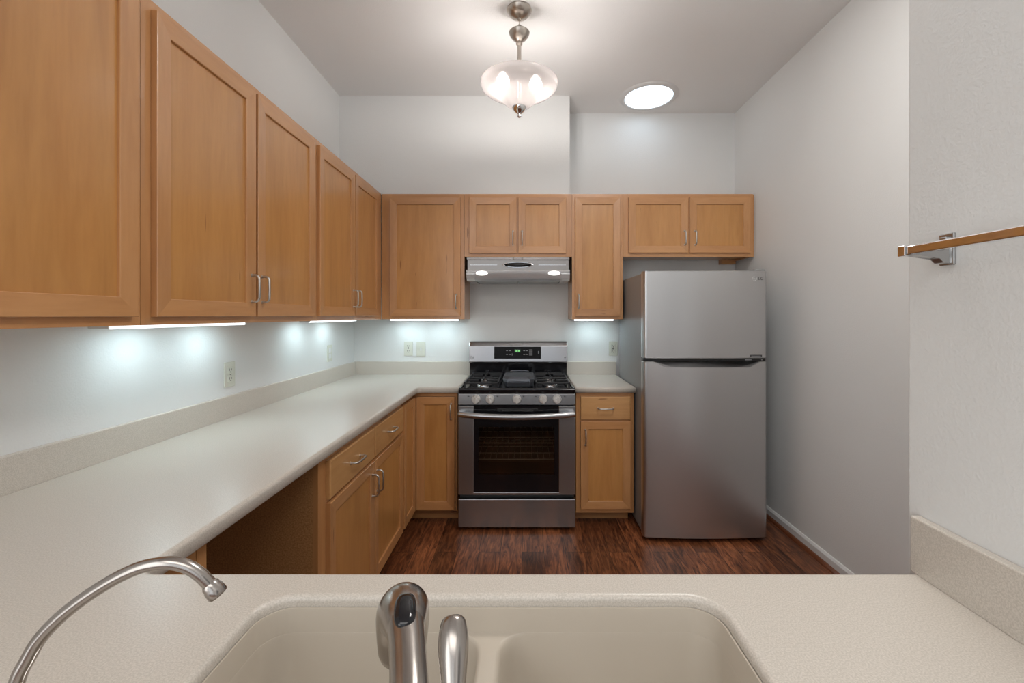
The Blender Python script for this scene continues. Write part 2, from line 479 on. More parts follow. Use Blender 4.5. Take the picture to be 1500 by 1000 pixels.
def pull(parent, face, u, v, w0, vertical=True, length=.1, name='handle'):
    """slim bent-wire pull, centred at u, v"""
    a = length / 2; d = .030; c = .012
    pr = [(-a, 0), (-a, d - c), (-a + .35 * c, d - .35 * c), (-a + c, d), (0, d + .001), (a - c, d), (a - .35 * c, d - .35 * c), (a, d - c), (a, 0)]
    pts = [face(u, v + s, w0 + t) if vertical else face(u + s, v, w0 + t) for s, t in pr]
    bm = bmesh.new(); sweep(bm, pts, .0045, 10)
    for s in (-a, a):
        p = face(u, v + s, w0) if vertical else face(u + s, v, w0)
        q = face(u, v + s, w0 + .003) if vertical else face(u + s, v, w0 + .003)
        sweep(bm, [p, q], .0065, 10)
    o = obj(name, bm, M['satin'], parent, smooth=True)
    return o

DT = .019
def door(root, face, u0, u1, v0, v1, hu=None, hv=None, name='door'):
    bm = bmesh.new()
    rings_mesh(bm, face, u0, u1, v0, v1,
               [(0, .0005), (0, DT - .0018), (.0006, DT - .0006), (.002, DT), (.0500, DT - .0030), (.0515, DT - .0042), (.0515, .0062)], 0, 1, close=False)
    d = obj(name, bm, [M['frame_z'], M['frame_' + face.h]], root)
    bm = bmesh.new()
    rings_mesh(bm, face, u0 + .0495, u1 - .0495, v0 + .0495, v1 - .0495, [(0, .0025), (0, .0082)], 0, 0)
    obj('panel', bm, M['panel_z'], d)
    if hu is not None: pull(d, face, hu, hv, DT - .003)
    return d

def drawer(root, face, u0, u1, v0, v1, hu=None):
    bm = bmesh.new()
    rings_mesh(bm, face, u0, u1, v0, v1, [(0, .0005), (0, DT - .005), (.0015, DT - .0015), (.005, DT)], 0, 0)
    d = obj('drawer', bm, M['slab_' + face.h], root)
    pull(d, face, (u0 + u1) / 2 if hu is None else hu, (v0 + v1) / 2, DT, vertical=False)
    return d

def face_frame(root, face, u0, u1, v0, v1, openings, th=.019):
    """stiles and rails: a slab with the door openings let into it"""
    bm = bmesh.new()
    us = sorted(set([u0, u1] + [o[0] for o in openings] + [o[1] for o in openings]))
    vs = sorted(set([v0, v1] + [o[2] for o in openings] + [o[3] for o in openings]))
    for i in range(len(us) - 1):
        for j in range(len(vs) - 1):
            cu, cv = (us[i] + us[i + 1]) / 2, (vs[j] + vs[j + 1]) / 2
            hole = any(o[0] < cu < o[1] and o[2] < cv < o[3] for o in openings)
            rail = any(o[0] < cu < o[1] for o in openings)
            depth = -.008 if hole else 0
            a = face(us[i], vs[j], -th); b = face(us[i + 1], vs[j + 1], depth)
            box(bm, a[0], b[0], a[1], b[1], a[2], b[2], mat=1 if rail else 0)
    return obj('face_frame', bm, [M['frame_z'], M['frame_' + face.h]], root)

UZ0, UZ1, UH0, DZ0, DZ1 = 1.357, 2.275, 1.814, 1.381, 2.247
LF = Face('left', -1.059)      # fronts of the wall cabinets on the left wall
BF = Face('back', 3.150)       # fronts of the wall cabinets on the back wall
BLF = Face('left', -.742)      # fronts of the base cabinets on the left
BBF = Face('back', 2.847)      # fronts of the base cabinets on the back wall

def carcass(root, x0, x1, y0, y1, z0, z1):
    """open-bottomed box look: sides and top full height, bottom panel let in a little"""
    bm = bmesh.new(); t = .016
    box(bm, x0, x1, y0, y1, z0 + .014, z1)                    # inner block
    return bm

def upper(face, u0, u1, v0, v1, doors, label, group='maple wall cabinets'):
    if face.k == 'left': root = thing('upper_cabinet', label, 'cabinet', (XL, (u0 + u1) / 2, v0), group)
    else: root = thing('upper_cabinet', label, 'cabinet', ((u0 + u1) / 2, YB, v0), group)
    e = .0006
    bm = bmesh.new()
    if face.k == 'left':
        box(bm, XL, face.p - .019, u0 + e, u1 - e, v0 + .014, v1)
        box(bm, XL, face.p - .019, u0 + e, u0 + .016, v0, v0 + .014); box(bm, XL, face.p - .019, u1 - .016, u1 - e, v0, v0 + .014)
    else:
        box(bm, u0 + e, u1 - e, face.p + .019, YB, v0 + .014, v1)
        box(bm, u0 + e, u0 + .016, face.p + .019, YB, v0, v0 + .014); box(bm, u1 - .016, u1 - e, face.p + .019, YB, v0, v0 + .014)
    obj('cabinet_box', bm, M['frame_z'], root)
    ops = [(d[0] + .012, d[1] - .012, d[2] + .012, d[3] - .012) for d in doors]
    face_frame(root, face, u0 + e, u1 - e, v0, v1, ops)
    for d in doors: door(root, face, *d)
    return root

hz = 1.487
upper(LF, .690, 1.180, UZ0, UZ1, [(.712, 1.156, DZ0, DZ1, .737, hz)],
      'nearest maple wall cabinet on the left wall, cut off by the photo edge')
upper(LF, 1.180, 2.150, UZ0, UZ1, [(1.213, 1.658, DZ0, DZ1, 1.633, hz), (1.671, 2.128, DZ0, DZ1, 1.697, hz)],
      'tall two-door maple wall cabinet in the middle of the left wall run')
upper(LF, 2.150, 3.148, UZ0, UZ1, [(2.176, 2.622, DZ0, DZ1, 2.597, hz), (2.632, 3.062, DZ0, DZ1, 2.657, hz)],
      'two-door maple wall cabinet on the left wall that meets the back corner')
upper(BF, -1.056, -.448, UZ0, UZ1, [(-.994, -.476, DZ0, DZ1, -.507, hz)],
      'wide single-door maple wall cabinet left of the range hood')
upper(BF, -.448, .340, UH0, UZ1, [(-.412, -.066, 1.840, DZ1, -.093, 1.950), (-.053, .296, 1.840, DZ1, -.026, 1.950)],
      'short two-door maple wall cabinet directly above the range hood')
upper(BF, .340, .713, UZ0, UZ1, [(.362, .691, DZ0, DZ1, .386, hz)],
      'narrow single-door maple wall cabinet between range hood and refrigerator')
r = upper(BF, .713, 1.668, UH0, UZ1, [(.752, 1.185, 1.842, DZ1, 1.160, 1.950), (1.198, 1.643, 1.842, DZ1, 1.236, 1.950)],
          'short two-door maple wall cabinet above the refrigerator')
obj('filler_strip', bx(1.668, XR, 3.16, 3.19, UH0, UZ1), M['frame_z'], r)
obj('cleat', bx(1.55, 1.663, 3.40, YB, UH0 - .022, UH0 + .013), M['frame_x'], r)

# ---------------------------------------------------------------- base cabinets
def base(face, u0, u1, x0, x1, y0, y1, label, name='base_cabinet'):
    root = thing(name, label, 'cabinet', ((x0 + x1) / 2, (y0 + y1) / 2, 0), 'maple base cabinets')
    return root
BZ0, BZ1 = .090, .874
# left run: two drawers over two doors
r = base(BLF, 1.534, 2.556, XL, -.742, 1.534, 2.556, 'maple base cabinet under left worktop with two drawers above two doors')
bm = bmesh.new(); box(bm, XL, -.761, 1.545, 2.556, BZ0, BZ1); obj('cabinet_box', bm, M['frame_z'], r)
o = obj('end_panel', bx(XL, -.761, 1.534, 1.545, 0, BZ1), M['board'], r); o['label'] = 'bare brown particle board end panel'
dr1, dr2 = (1.592, 2.058, .702, .846), (2.070, 2.541, .702, .846)
d1, d2 = (1.592, 2.058, .106, .687), (2.070, 2.541, .106, .687)
face_frame(r, BLF, 1.534, 2.556, BZ0, BZ1, [(a + .012, b - .012, c + .012, d - .012) for a, b, c, d in (dr1, dr2, d1, d2)])
drawer(r, BLF, *dr1); drawer(r, BLF, *dr2)
door(r, BLF, *d1, 2.032, .580); door(r, BLF, *d2, 2.096, .580)
obj('toe_kick', bx(XL, -.825, 1.56, 2.556, 0, BZ0), M['frame_y'], r)
# inner corner with a folding pair of doors
r = base(None, 0, 0, XL, -.452, 2.556, YB, 'maple corner base cabinet left of the range with a folding pair of doors')
bm = bmesh.new(); box(bm, XL, -.761, 2.558, 2.866, BZ0, BZ1); box(bm, XL, -.452, 2.866, YB, BZ0, BZ1); obj('cabinet_box', bm, M['frame_z'], r)
bm = bmesh.new()
box(bm, -.761, -.742, 2.558, 2.847, BZ1 - .024, BZ1, mat=1); box(bm, -.742, -.452, 2.847, 2.866, BZ1 - .024, BZ1, mat=1)
box(bm, -.761, -.742, 2.558, 2.571, BZ0, BZ1 - .024); box(bm, -.466, -.452, 2.847, 2.866, BZ0, BZ1 - .024)
box(bm, -.761, -.742, 2.571, 2.847, BZ0, BZ0 + .016, mat=1); box(bm, -.742, -.466, 2.847, 2.866, BZ0, BZ0 + .016, mat=1)
obj('face_frame', bm, [M['frame_z'], M['frame_x']], r)
door(r, BLF, 2.573, 2.824, .104, .848)
door(r, BBF, -.722, -.468, .104, .848, -.492, .752)
bm = bmesh.new(); box(bm, XL, -.825, 2.556, 2.94, 0, BZ0); box(bm, XL, -.452, 2.94, 2.96, 0, BZ0); obj('toe_kick', bm, M['frame_x'], r)
# right of the range: one drawer over one door
r = base(None, 0, 0, .334, .716, 2.847, YB, 'narrow maple base cabinet between range and refrigerator with one drawer')
obj('cabinet_box', bx(.334, .716, 2.866, YB, BZ0 - .012, BZ1), M['frame_z'], r)
dr, dd = (.363, .692, .697, .850), (.363, .692, .108, .686)
face_frame(r, BBF, .334, .716, BZ0 - .012, BZ1, [(a + .012, b - .012, c + .012, d - .012) for a, b, c, d in (dr, dd)])
drawer(r, BBF, *dr); door(r, BBF, *dd, .394, .581)
obj('toe_kick', bx(.334, .70, 2.94, 2.96, 0, BZ0 - .012), M['frame_x'], r)
# near corner, beyond the dishwasher gap
r = base(None, 0, 0, XL, -.742, .30, 1.0, 'maple corner filler cabinet between the sink worktop and the empty dishwasher gap')
obj('cabinet_box', bx(XL, -.761, .62, .998, 0, BZ1), M['frame_z'], r)
bm = bmesh.new(); box(bm, -.761, -.742, .62, .966, .0, BZ1); box(bm, -.761, -.742, .968, .998, 0, BZ1); obj('face_frame', bm, M['frame_z'], r)

# ---------------------------------------------------------------- worktops
def offset_poly(P, d):
    """move a CCW polygon inwards by d (mitred)"""
    n = len(P); out = []
    for i in range(n):
        a, b, c = Vector(P[i - 1]), Vector(P[i]), Vector(P[(i + 1) % n])
        e1 = (b - a).normalized(); e2 = (c - b).normalized()
        n1 = Vector((-e1.y, e1.x)); n2 = Vector((-e2.y, e2.x))
        m = n1 + n2
        out.append(tuple(b + m * (d / max(.2, (m.length_squared / 2)))))
    return out

def slab_with_bullnose(bm, outer, holes, zt, th, r=.011, rh=.010):
    """flat slab, rounded along its top and bottom edges; outer CCW, holes CW"""
    prof = [(r * (1 - math.sin(t * PI / 8)), r * (1 - math.cos(t * PI / 8))) for t in range(5)]   # (inset, drop)
    def loop(P, rr, zbot):
        Ls = []
        steps = [(rr * (1 - math.sin(t * PI / 8)), -rr * (1 - math.cos(t * PI / 8))) for t in range(5)]
        for ins, dz in steps:
            Ls.append([bm.verts.new((x, y, zt + dz)) for x, y in offset_poly(P, ins)])
        for ins, dz in ((0, -th + .004), (.004, -th)):
            Ls.append([bm.verts.new((x, y, zt + dz)) for x, y in offset_poly(P, ins)])
        for A, B in zip(Ls, Ls[1:]):
            for i in range(len(A)):
                f = bm.faces.new((A[i], A[(i + 1) % len(A)], B[(i + 1) % len(A)], B[i])); f.smooth = True
        return Ls[0], Ls[-1]
    tops, bots = [], []
    for P, rr in [(outer, r)] + [(h, rh) for h in holes]:
        a, b = loop(P, rr, None); tops.append(a); bots.append(b)
    for group in (tops, bots):
        es = []
        for L in group:
            for i in range(len(L)):
                e = bm.edges.get((L[i], L[(i + 1) % len(L)])) or bm.edges.new((L[i], L[(i + 1) % len(L)]))
                es.append(e)
        bmesh.ops.triangle_fill(bm, use_beauty=True, use_dissolve=False, edges=es)
    return bm

def arc(cx, cy, r, a0, a1, n=5):
    return [(cx + r * math.cos(math.radians(a0 + (a1 - a0) * i / n)), cy + r * math.sin(math.radians(a0 + (a1 - a0) * i / n))) for i in range(n + 1)]

LE, PE, BE = -.708, .788, 2.815            # free edges: left run, sink worktop, back run
SX0, SX1, SY0, SY1 = -.431, .315, .300, .719
outer = [(XL, .10), (XN, .10), (XN, PE)] + arc(LE + .03, PE + .03, .03, 270, 180) + arc(LE + .03, BE - .03, .03, 180, 90) + [(-.441, BE), (-.441, YB), (XL, YB)]
hole = roundrect(SX0, SX1, SY0, SY1, .05, 8)[::-1]
top = thing('countertop', 'long speckled beige worktop along the left wall that turns at range and sink', 'worktop', (-.9, 1.8, ZT))
obj('worktop', slab_with_bullnose(bmesh.new(), outer, [hole], ZT, .038), M['counter'], top)
SZ = ZT + .102
bm = bmesh.new(); box(bm, XL, XL + .019, .10, YB, ZT - .001, SZ, bev=.003); obj('backsplash', bm, M['counter'], top)
bm = bmesh.new(); box(bm, XL + .019, -.441, YB - .019, YB, ZT - .001, SZ, bev=.003); obj('backsplash', bm, M['counter'], top)
bm = bmesh.new(); box(bm, XN - .019, XN, .10, PE + .005, ZT - .001, SZ, bev=.003); obj('backsplash', bm, M['counter'], top)
top2 = thing('countertop', 'short white worktop between range and refrigerator', 'worktop', (.53, 3.15, ZT))
obj('worktop', slab_with_bullnose(bmesh.new(), [(.328, BE), (.724, BE), (.724, YB), (.328, YB)], [], ZT, .036), M['counter'], top2)
obj('backsplash', bx(.328, .724, YB - .019, YB, ZT - .001, SZ, bev=.003), M['counter'], top2)

# ---------------------------------------------------------------- sink
sk = thing('kitchen_sink', 'cream double-bowl sink sunk into the beige worktop in front', 'sink', (-.058, .51, ZT))
def ring3(bm, pts, z): return [bm.verts.new((x, y, z)) for x, y in pts]
def bridge(bm, A, B):
    for i in range(len(A)):
        f = bm.faces.new((A[i], A[(i + 1) % len(A)], B[(i + 1) % len(A)], B[i])); f.smooth = True
bm = bmesh.new()
big = roundrect(SX0, SX1, SY0, SY1, .05, 8)
z0, z1 = ZT - .017, ZT - .056
R = [ring3(bm, offset_poly(big, .001), z0 - .018), ring3(bm, offset_poly(big, .001), z0), ring3(bm, offset_poly(big, .004), z0 + .0004), ring3(bm, offset_poly(big, .0048), z0 - .004), ring3(bm, offset_poly(big, .006), z1)]
for a, b in zip(R[:-1], R[1:]): bridge(bm, a, b)
es = [bm.edges.get((R[-1][i], R[-1][(i + 1) % len(R[-1])])) for i in range(len(R[-1]))]
mid = -.058
for x0_, x1_ in ((SX0 + .0061, mid - .010), (mid + .010, SX1 - .0061)):
    lft = x0_ < mid - .05
    Ls = []
    for dv, ins, z in ((0, 0, z1), (.003, .0002, z1 - .001), (.007, .0005, z1 - .006), (.009, .001, z1 - .02), (.016, .0045, z1 - .13), (.022, .012, z1 - .15), (.04, .04, z1 - .163), (.07, .07, z1 - .166)):
        rr = max(.012, .045 - ins * .4)
        Ls.append(ring3(bm, roundrect(x0_ + (ins if lft else dv), x1_ - (dv if lft else ins), SY0 + .0061 + ins, SY1 - .0061 - ins, rr, 8), z))
    for a, b in zip(Ls, Ls[1:]): bridge(bm, a, b)
    bm.faces.new(Ls[-1])
    es += [bm.edges.get((Ls[0][i], Ls[0][(i + 1) % len(Ls[0])])) for i in range(len(Ls[0]))]
bmesh.ops.triangle_fill(bm, use_beauty=True, use_dissolve=False, edges=es)
obj('basin', bm, M['sink'], sk, smooth=50)
for cx in (-.25, .135):
    bm = bmesh.new(); lathe(bm, [(.0, .002), (.03, .002), (.042, .004), (.045, .001), (.045, 0)], (cx, .51, z1 - .1655), 28)
    obj('drain', bm, M['polished'], sk, smooth=True)

# ---------------------------------------------------------------- taps
fa = thing('kitchen_faucet', 'brushed nickel pull-out faucet with black button at the near edge of the sink', 'faucet', (-.070, .235, ZT))
bm = bmesh.new(); lathe(bm, [(0, 0), (.029, 0), (.029, .004), (.024, .010), (.0215, .018), (.0205, .07), (.0195, .09), (0, .095)], (-.070, .235, ZT), 32)
obj('base', bm, M['nickel'], fa, smooth=True)
p, rd = smooth_path([(-.070, .235, .985), (-.071, .240, 1.035), (-.077, .272, 1.066), (-.088, .325, 1.086), (-.101, .368, 1.096), (-.111, .396, 1.100)],
                    [.0175, .0170, .0160, .0152, .0155, .0170], 8)
bm = bmesh.new(); sweep(bm, p, rd, 24); obj('spout', bm, M['nickel'], fa, smooth=True)
p, rd = smooth_path([(-.108, .388, 1.098), (-.115, .408, 1.098), (-.122, .428, 1.089), (-.126, .441, 1.069), (-.128, .446, 1.043), (-.1285, .447, 1.035)],
                    [.0165, .0215, .0255, .0262, .0245, .0225], 8)
bm = bmesh.new(); sweep(bm, p, rd, 28); sp = obj('spray_head', bm, M['nickel'], fa, smooth=True)
bm = bmesh.new(); bmesh.ops.create_uvsphere(bm, u_segments=24, v_segments=16, radius=1)
dirv = Vector((-.24, .94, .10)).normalized(); side = dirv.cross(Vector((0, 0, 1))).normalized(); upv = side.cross(dirv)
for vv in bm.verts:
    c = vv.co.copy()
    sgn = lambda t, e: math.copysign(abs(t) ** e, t)
    c = Vector((sgn(c.x, .7), sgn(c.y, .75), c.z))
    vv.co = Vector((-.1105, .3935, 1.1145)) + side * c.x * .0100 + dirv * c.y * .0195 + upv * c.z * .0058
obj('button', bm, M['black'], sp, smooth=True)['label'] = 'glossy black spray button'
bm = bmesh.new(); lathe(bm, [(0, -.004), (.016, -.004), (.018, .004), (.017, .012), (0, .017)], (-.050, .236, .985), 20, axis='x'); obj('lever_hub', bm, M['nickel'], fa, smooth=True)
p, rd = smooth_path([(-.040, .236, .99), (-.0425, .246, 1.03), (-.0455, .268, 1.075), (-.0500, .298, 1.112), (-.0535, .318, 1.137), (-.0552, .328, 1.148), (-.0558, .3315, 1.1515), (-.0560, .3325, 1.1526)],
                    [.0060, .0054, .0055, .0074, .0112, .0098, .0066, .0012], 8)
bm = bmesh.new(); sweep(bm, p, rd, 20); obj('lever', bm, M['nickel'], fa, smooth=True)

ff = thing('drinking_water_faucet', 'slim curved gooseneck drinking water tap at the left end of the sink', 'faucet', (-.463, .384, ZT))
bm = bmesh.new(); lathe(bm, [(0, 0), (.022, 0), (.022, .004), (.013, .010), (.010, .03), (.0085, .055), (0, .058)], (-.463, .384, ZT), 28)
obj('base', bm, M['nickel'], ff, smooth=True)
pix = [(26.4, 994), (40.8, 965), (57.6, 936.4), (84, 907.6), (112.8, 883.6), (144, 862), (177.6, 842.6), (211.2, 829), (244.8, 824.2), (271.2, 828.5), (292.8, 841), (309.0, 857.5)]
def at(px, py, y): return ((px - VX) * y / F, y, EYE + (VY - py) * y / F)
gp = [(-.463, .384, .955), (-.4625, .384, 1.0), (-.461, .3845, 1.03)]
n = len(pix)
for i, (a, b) in enumerate(pix): gp.append(at(a, b, .386 + .030 * i / (n - 1)))
p, rd = smooth_path(gp, .0058, 6)
bm = bmesh.new(); sweep(bm, p, rd, 18); obj('spout', bm, M['nickel'], ff, smooth=True)
a = Vector(at(306, 854.5, .4155)); b = Vector(at(320.5, 871, .4175))
bm = bmesh.new(); sweep(bm, [a, a.lerp(b, .15), a.lerp(b, .3), a.lerp(b, .45), a.lerp(b, .9), b], [.0062, .0074, .0074, .0082, .0084, .0074], 20)
obj('nozzle', bm, M['nickel'], ff, smooth=True)

# ---------------------------------------------------------------- rail on the wall beside the sink
rl = thing('towel_bar', 'square chrome towel bar on the near right wall above the sink worktop', 'towel bar', (XN, .738, 1.497))
obj('bar', bx(.655, .668, .12, .739, 1.4885, 1.5035, bev=.0022), M['chrome'], rl)
obj('end_cap', bx(.6535, .6695, .741, .755, 1.487, 1.505, bev=.001), M['chrome'], rl)
obj('end_ring', bx(.656, .667, .739, .741, 1.4895, 1.5025), M['mark'], rl)
for yy in (.738, .16):
    bm = bmesh.new()
    box(bm, XN - .006, XN, yy - .013, yy + .013, 1.470, 1.525, bev=.002)
    prism(bm, [(XN - .004, 1.472), (XN - .018, 1.474), (XN - .024, 1.482), (.666, 1.4865), (.655, 1.4880), (.655, 1.4895), (XN - .02, 1.4935), (XN - .004, 1.500)], 'y', yy - .009, yy + .009, bev=.0012)
    box(bm, XN - .012, XN - .004, yy - .006, yy + .006, 1.509, 1.519, bev=.002)
    obj('bracket', bm, M['bracket'], rl)

# ---------------------------------------------------------------- range
RX0, RX1, RY = -.434, .320, 2.759
RC = (RX0 + RX1) / 2
rg = thing('gas_range', 'stainless steel gas range with black oven window between the base cabinets', 'stove', (RC, 3.09, 0))
bm = bmesh.new()                                   # hollow body
box(bm, RX0 + .006, RX0 + .07, 2.80, 3.40, .03, .88); box(bm, RX1 - .07, RX1 - .006, 2.80, 3.40, .03, .88)
box(bm, RX0 + .07, RX1 - .07, 2.80, 3.40, .03, .26); box(bm, RX0 + .07, RX1 - .07, 2.80, 3.40, .73, .88); box(bm, RX0 + .07, RX1 - .07, 3.30, 3.40, .26, .73)
obj('body', bm, M['black_plastic'], rg)
for xx in (RX0 + .05, RX1 - .05):
    for yy in (2.84, 3.36):
        bm = bmesh.new(); lathe(bm, [(0, 0), (.018, 0), (.018, .01), (.01, .012), (.01, .03), (0, .03)], (xx, yy, 0), 14); obj('foot', bm, M['black_plastic'], rg)
bm = bmesh.new()                                   # oven lining
x0, x1, y0, y1, za, zb = RX0 + .07, RX1 - .07, 2.80, 3.30, .26, .73
for q in (((x0, y0, za), (x0, y1, za), (x0, y1, zb), (x0, y0, zb)), ((x1, y0, za), (x1, y1, za), (x1, y1, zb), (x1, y0, zb)),
          ((x0, y0, za), (x1, y0, za), (x1, y1, za), (x0, y1, za)), ((x0, y0, zb), (x1, y0, zb), (x1, y1, zb), (x0, y1, zb)), ((x0, y1, za), (x1, y1, za), (x1, y1, zb), (x0, y1, zb))):
    bm.faces.new([bm.verts.new((p_[0] * .999 + RC * .001, p_[1] - .0015, p_[2] * .998 + .001)) for p_ in q])
obj('oven_cavity', bm, M['cavity'], rg)
for zz in (.545, .438):
    bm = bmesh.new()
    sweep(bm, [(x0 + .01, 2.83, zz), (x1 - .01, 2.83, zz), (x1 - .01, 3.27, zz), (x0 + .01, 3.27, zz)], .0032, 8, closed=True)
    for i in range(1, 15):
        xx = x0 + .01 + (x1 - x0 - .02) * i / 15
        sweep(bm, [(xx, 2.83, zz), (xx, 3.27, zz)], .0016, 6)
    for yy in (2.97, 3.12): sweep(bm, [(x0 + .01, yy, zz - .003), (x1 - .01, yy, zz - .003)], .0026, 6)
    obj('oven_rack', bm, M['rack_wire'], rg)
# storage drawer
bm = bmesh.new(); box(bm, RX0, RX1, RY, 2.80, .0226, .204, bev=.004)
dw = obj('storage_drawer', bm, M['steel'], rg)
# oven door
GX0, GX1, GZ0, GZ1 = -.334, .213, .246, .802
DZB, DZT = .232, .804
bm = bmesh.new()
box(bm, RX0, GX0, RY, 2.798, DZB, DZT, bev=.003); box(bm, GX1, RX1, RY, 2.798, DZB, DZT, bev=.003); box(bm, GX0 - .004, GX1 + .004, RY + .0005, 2.798, DZB, GZ0, bev=.002)
od = obj('oven_door', bm, M['steel'], rg)
WX0, WX1, WZ0, WZ1 = -.304, .185, .360, .668
bm = bmesh.new()
a = [(GX0, GZ0), (GX1, GZ0), (GX1, GZ1), (GX0, GZ1)]; b = [(WX0, WZ0), (WX1, WZ0), (WX1, WZ1), (WX0, WZ1)]
VA = [bm.verts.new((x, RY + .002, z)) for x, z in a]; VB = [bm.verts.new((x, RY + .002, z)) for x, z in b]
VC = [bm.verts.new((x, 2.797, z)) for x, z in b]; VD = [bm.verts.new((x, 2.797, z)) for x, z in a]
for A, B in ((VA, VB), (VB, VC), (VC, VD), (VD, VA)):
    for i in range(4): bm.faces.new((A[i], A[(i + 1) % 4], B[(i + 1) % 4], B[i]))
obj('door_glass', bm, M['black'], od)['label'] = 'glossy black glass of the oven door'
bm = bmesh.new(); box(bm, WX0, WX1, RY + .004, RY + .008, WZ0, WZ1); obj('window_pane', bm, M['oven_glass'], od)
bm = bmesh.new(); box(bm, -.18, .08, RY - .0005, RY + .003, .779, .786, bev=.001); box(bm, -.15, .05, RY - .0005, RY + .003, .768, .774, bev=.001)
obj('vent', bm, M['badge'], od)
# bowed handle
pts = []; sq = []; rr_ = []
for i in range(25):
    t = -1 + 2 * i / 24
    x = RC + t * .369
    y = RY - .030 - .028 * (1 - t * t)
    z = .757 - .012 * (1 - t * t)
    pts.append((x, y, z)); rr_.append(.0195 if abs(t) < .98 else .016); sq.append(1.0)
bm = bmesh.new(); sweep(bm, pts, rr_, 16, squash=sq)
for s in (-1, 1): box(bm, RC + s * .350 - .018, RC + s * .350 + .018, RY - .035, RY + .001, .741, .772, bev=.005)
hd = obj('handle', bm, M['steel'], od, smooth=True)
# control fascia with five knobs
bm = bmesh.new(); prism(bm, [(RY - .004, .812), (2.80, .812), (2.80, .884), (RY + .010, .884), (RY, .880)], 'x', RX0 + .001, RX1 - .001, bev=.002)
cp = obj('control_fascia', bm, M['guard_steel'], rg)
for kx in (697, 717.6, 757, 795.7, 816.3):
    cx = (kx - VX) * 2.745 / F
    cz = .848
    bm = bmesh.new(); lathe(bm, [(0, 0), (.0285, 0), (.0285, -.006), (.026, -.010), (.0245, -.026), (.022, -.030), (0, -.031)], (cx, RY, cz), 32, axis='y')
    kb = obj('knob', bm, M['knob'], cp, smooth=True)
    ang = random.choice((-.25, .05, .2)) if kx != 757 else 0
    bm = bmesh.new(); box(bm, -.0055, .0055, -.040, -.029, -.023, .023, bev=.002)
    bmesh.ops.rotate(bm, verts=bm.verts, cent=(0, 0, 0), matrix=Matrix.Rotation(ang, 3, 'Y'))
    bmesh.ops.translate(bm, verts=bm.verts, vec=(cx, RY, cz)); obj('grip', bm, M['knob'], kb)
for kx, d in ((697, -11), (717.6, 11), (757, 10), (795.7, -11), (816.3, 11)):
    cx = (kx + d - VX) * 2.755 / F
    obj('knob_legend', bx(cx - .006, cx + .006, RY - .0012, RY + .002, .862, .868), M['mark'], cp)
# cooktop
CZ = .915
bm = bmesh.new()
prism(bm, [(RY + .004, .886), (3.36, .886), (3.36, CZ - .006), (2.80, CZ - .006), (2.785, CZ), (RY + .010, CZ + .003), (RY, CZ - .006)], 'x', RX0 + .002, RX1 - .002, bev=.0025)
for x_ in (RX0 + .003, RX1 - .017): box(bm, x_, x_ + .014, RY + .012, 3.33, .90, CZ + .003, bev=.002)
ct = obj('cooktop', bm, M['black'], rg)
burn = [(RX0 + .155, 2.915), (RX0 + .155, 3.175), (RX1 - .155, 2.915), (RX1 - .155, 3.175)]
for cx, cy in burn:
    bm = bmesh.new(); lathe(bm, [(0, 0), (.052, 0), (.050, .008), (.043, .013), (0, .013)], (cx, cy, CZ - .006), 28)
    b_ = obj('burner', bm, M['polished'], ct, smooth=True)
    bm = bmesh.new(); lathe(bm, [(0, 0), (.037, 0), (.037, .005), (.033, .009), (0, .010)], (cx, cy, CZ + .007), 28); obj('burner_cap', bm, M['iron'], b_, smooth=True)
bm = bmesh.new(); prism(bm, roundrect(RC - .035, RC + .035, 2.93, 3.17, .034, 6), 'z', CZ - .006, .9185); b_ = obj('burner', bm, M['polished'], ct)
GT = CZ + .034
def grate(xa, xb, fingers):
    bm = bmesh.new(); ya, yb = 2.80, 3.285; h = .013
    box(bm, xa, xb, ya, ya + .012, GT - h, GT, bev=.003); box(bm, xa, xb, yb - .012, yb, GT - h, GT, bev=.003)
    box(bm, xa, xa + .012, ya, yb, GT - h, GT, bev=.003); box(bm, xb - .012, xb, ya, yb, GT - h, GT, bev=.003)
    ym = (ya + yb) / 2; box(bm, xa, xb, ym - .006, ym + .006, GT - h, GT, bev=.003)
    if fingers:
        xm = (xa + xb) / 2
        for cy in (2.915, 3.175):
            box(bm, xm - .005, xm + .005, cy - .112, cy - .028, GT - h, GT + .003, bev=.003); box(bm, xm - .005, xm + .005, cy + .028, cy + .112, GT - h, GT + .003, bev=.003)
            box(bm, xa + .006, xm - .028, cy - .005, cy + .005, GT - h, GT + .003, bev=.003); box(bm, xm + .028, xb - .006, cy - .005, cy + .005, GT - h, GT + .003, bev=.003)
    for x_ in (xa + .002, xb - .014):
        for y_ in (ya + .002, yb - .014): box(bm, x_, x_ + .012, y_, y_ + .012, CZ - .0055, GT - h + .002, bev=.002)
    return obj('grate', bm, M['iron'], rg)
grate(RX0 + .028, RC - .118, True); grate(RC + .118, RX1 - .028, True)
# backguard
BY = 3.292
bm = bmesh.new(); box(bm, RX0 + .003, RX1 - .003, BY + .014, 3.40, .88, 1.022, bev=.003); obj('backguard_base', bm, M['black'], rg)
bm = bmesh.new(); prism(bm, [(BY - .002, 1.021), (BY - .006, 1.030), (BY + .003, 1.150), (BY + .022, 1.176), (BY + .040, 1.184), (3.40, 1.184), (3.40, 1.021)], 'x', RX0, RX1, bev=.003)
bg = obj('backguard', bm, M['guard_steel'], rg)
sl = math.atan2(.018, .12)                           # lean of the console
def on_guard(x, z, w_=0):                            # a point on the sloping console face
    return Vector((x, BY - .006 + .009 * (z - 1.030) / .12 - w_, z))
bm = bmesh.new()
A = [on_guard(x, z, .0035) for x, z in ((-.241, 1.054), (.117, 1.054), (.117, 1.146), (-.241, 1.146))]; B = [p_ + Vector((0, .006, 0)) for p_ in A]
va = [bm.verts.new(p_) for p_ in A]; vb = [bm.verts.new(p_) for p_ in B]
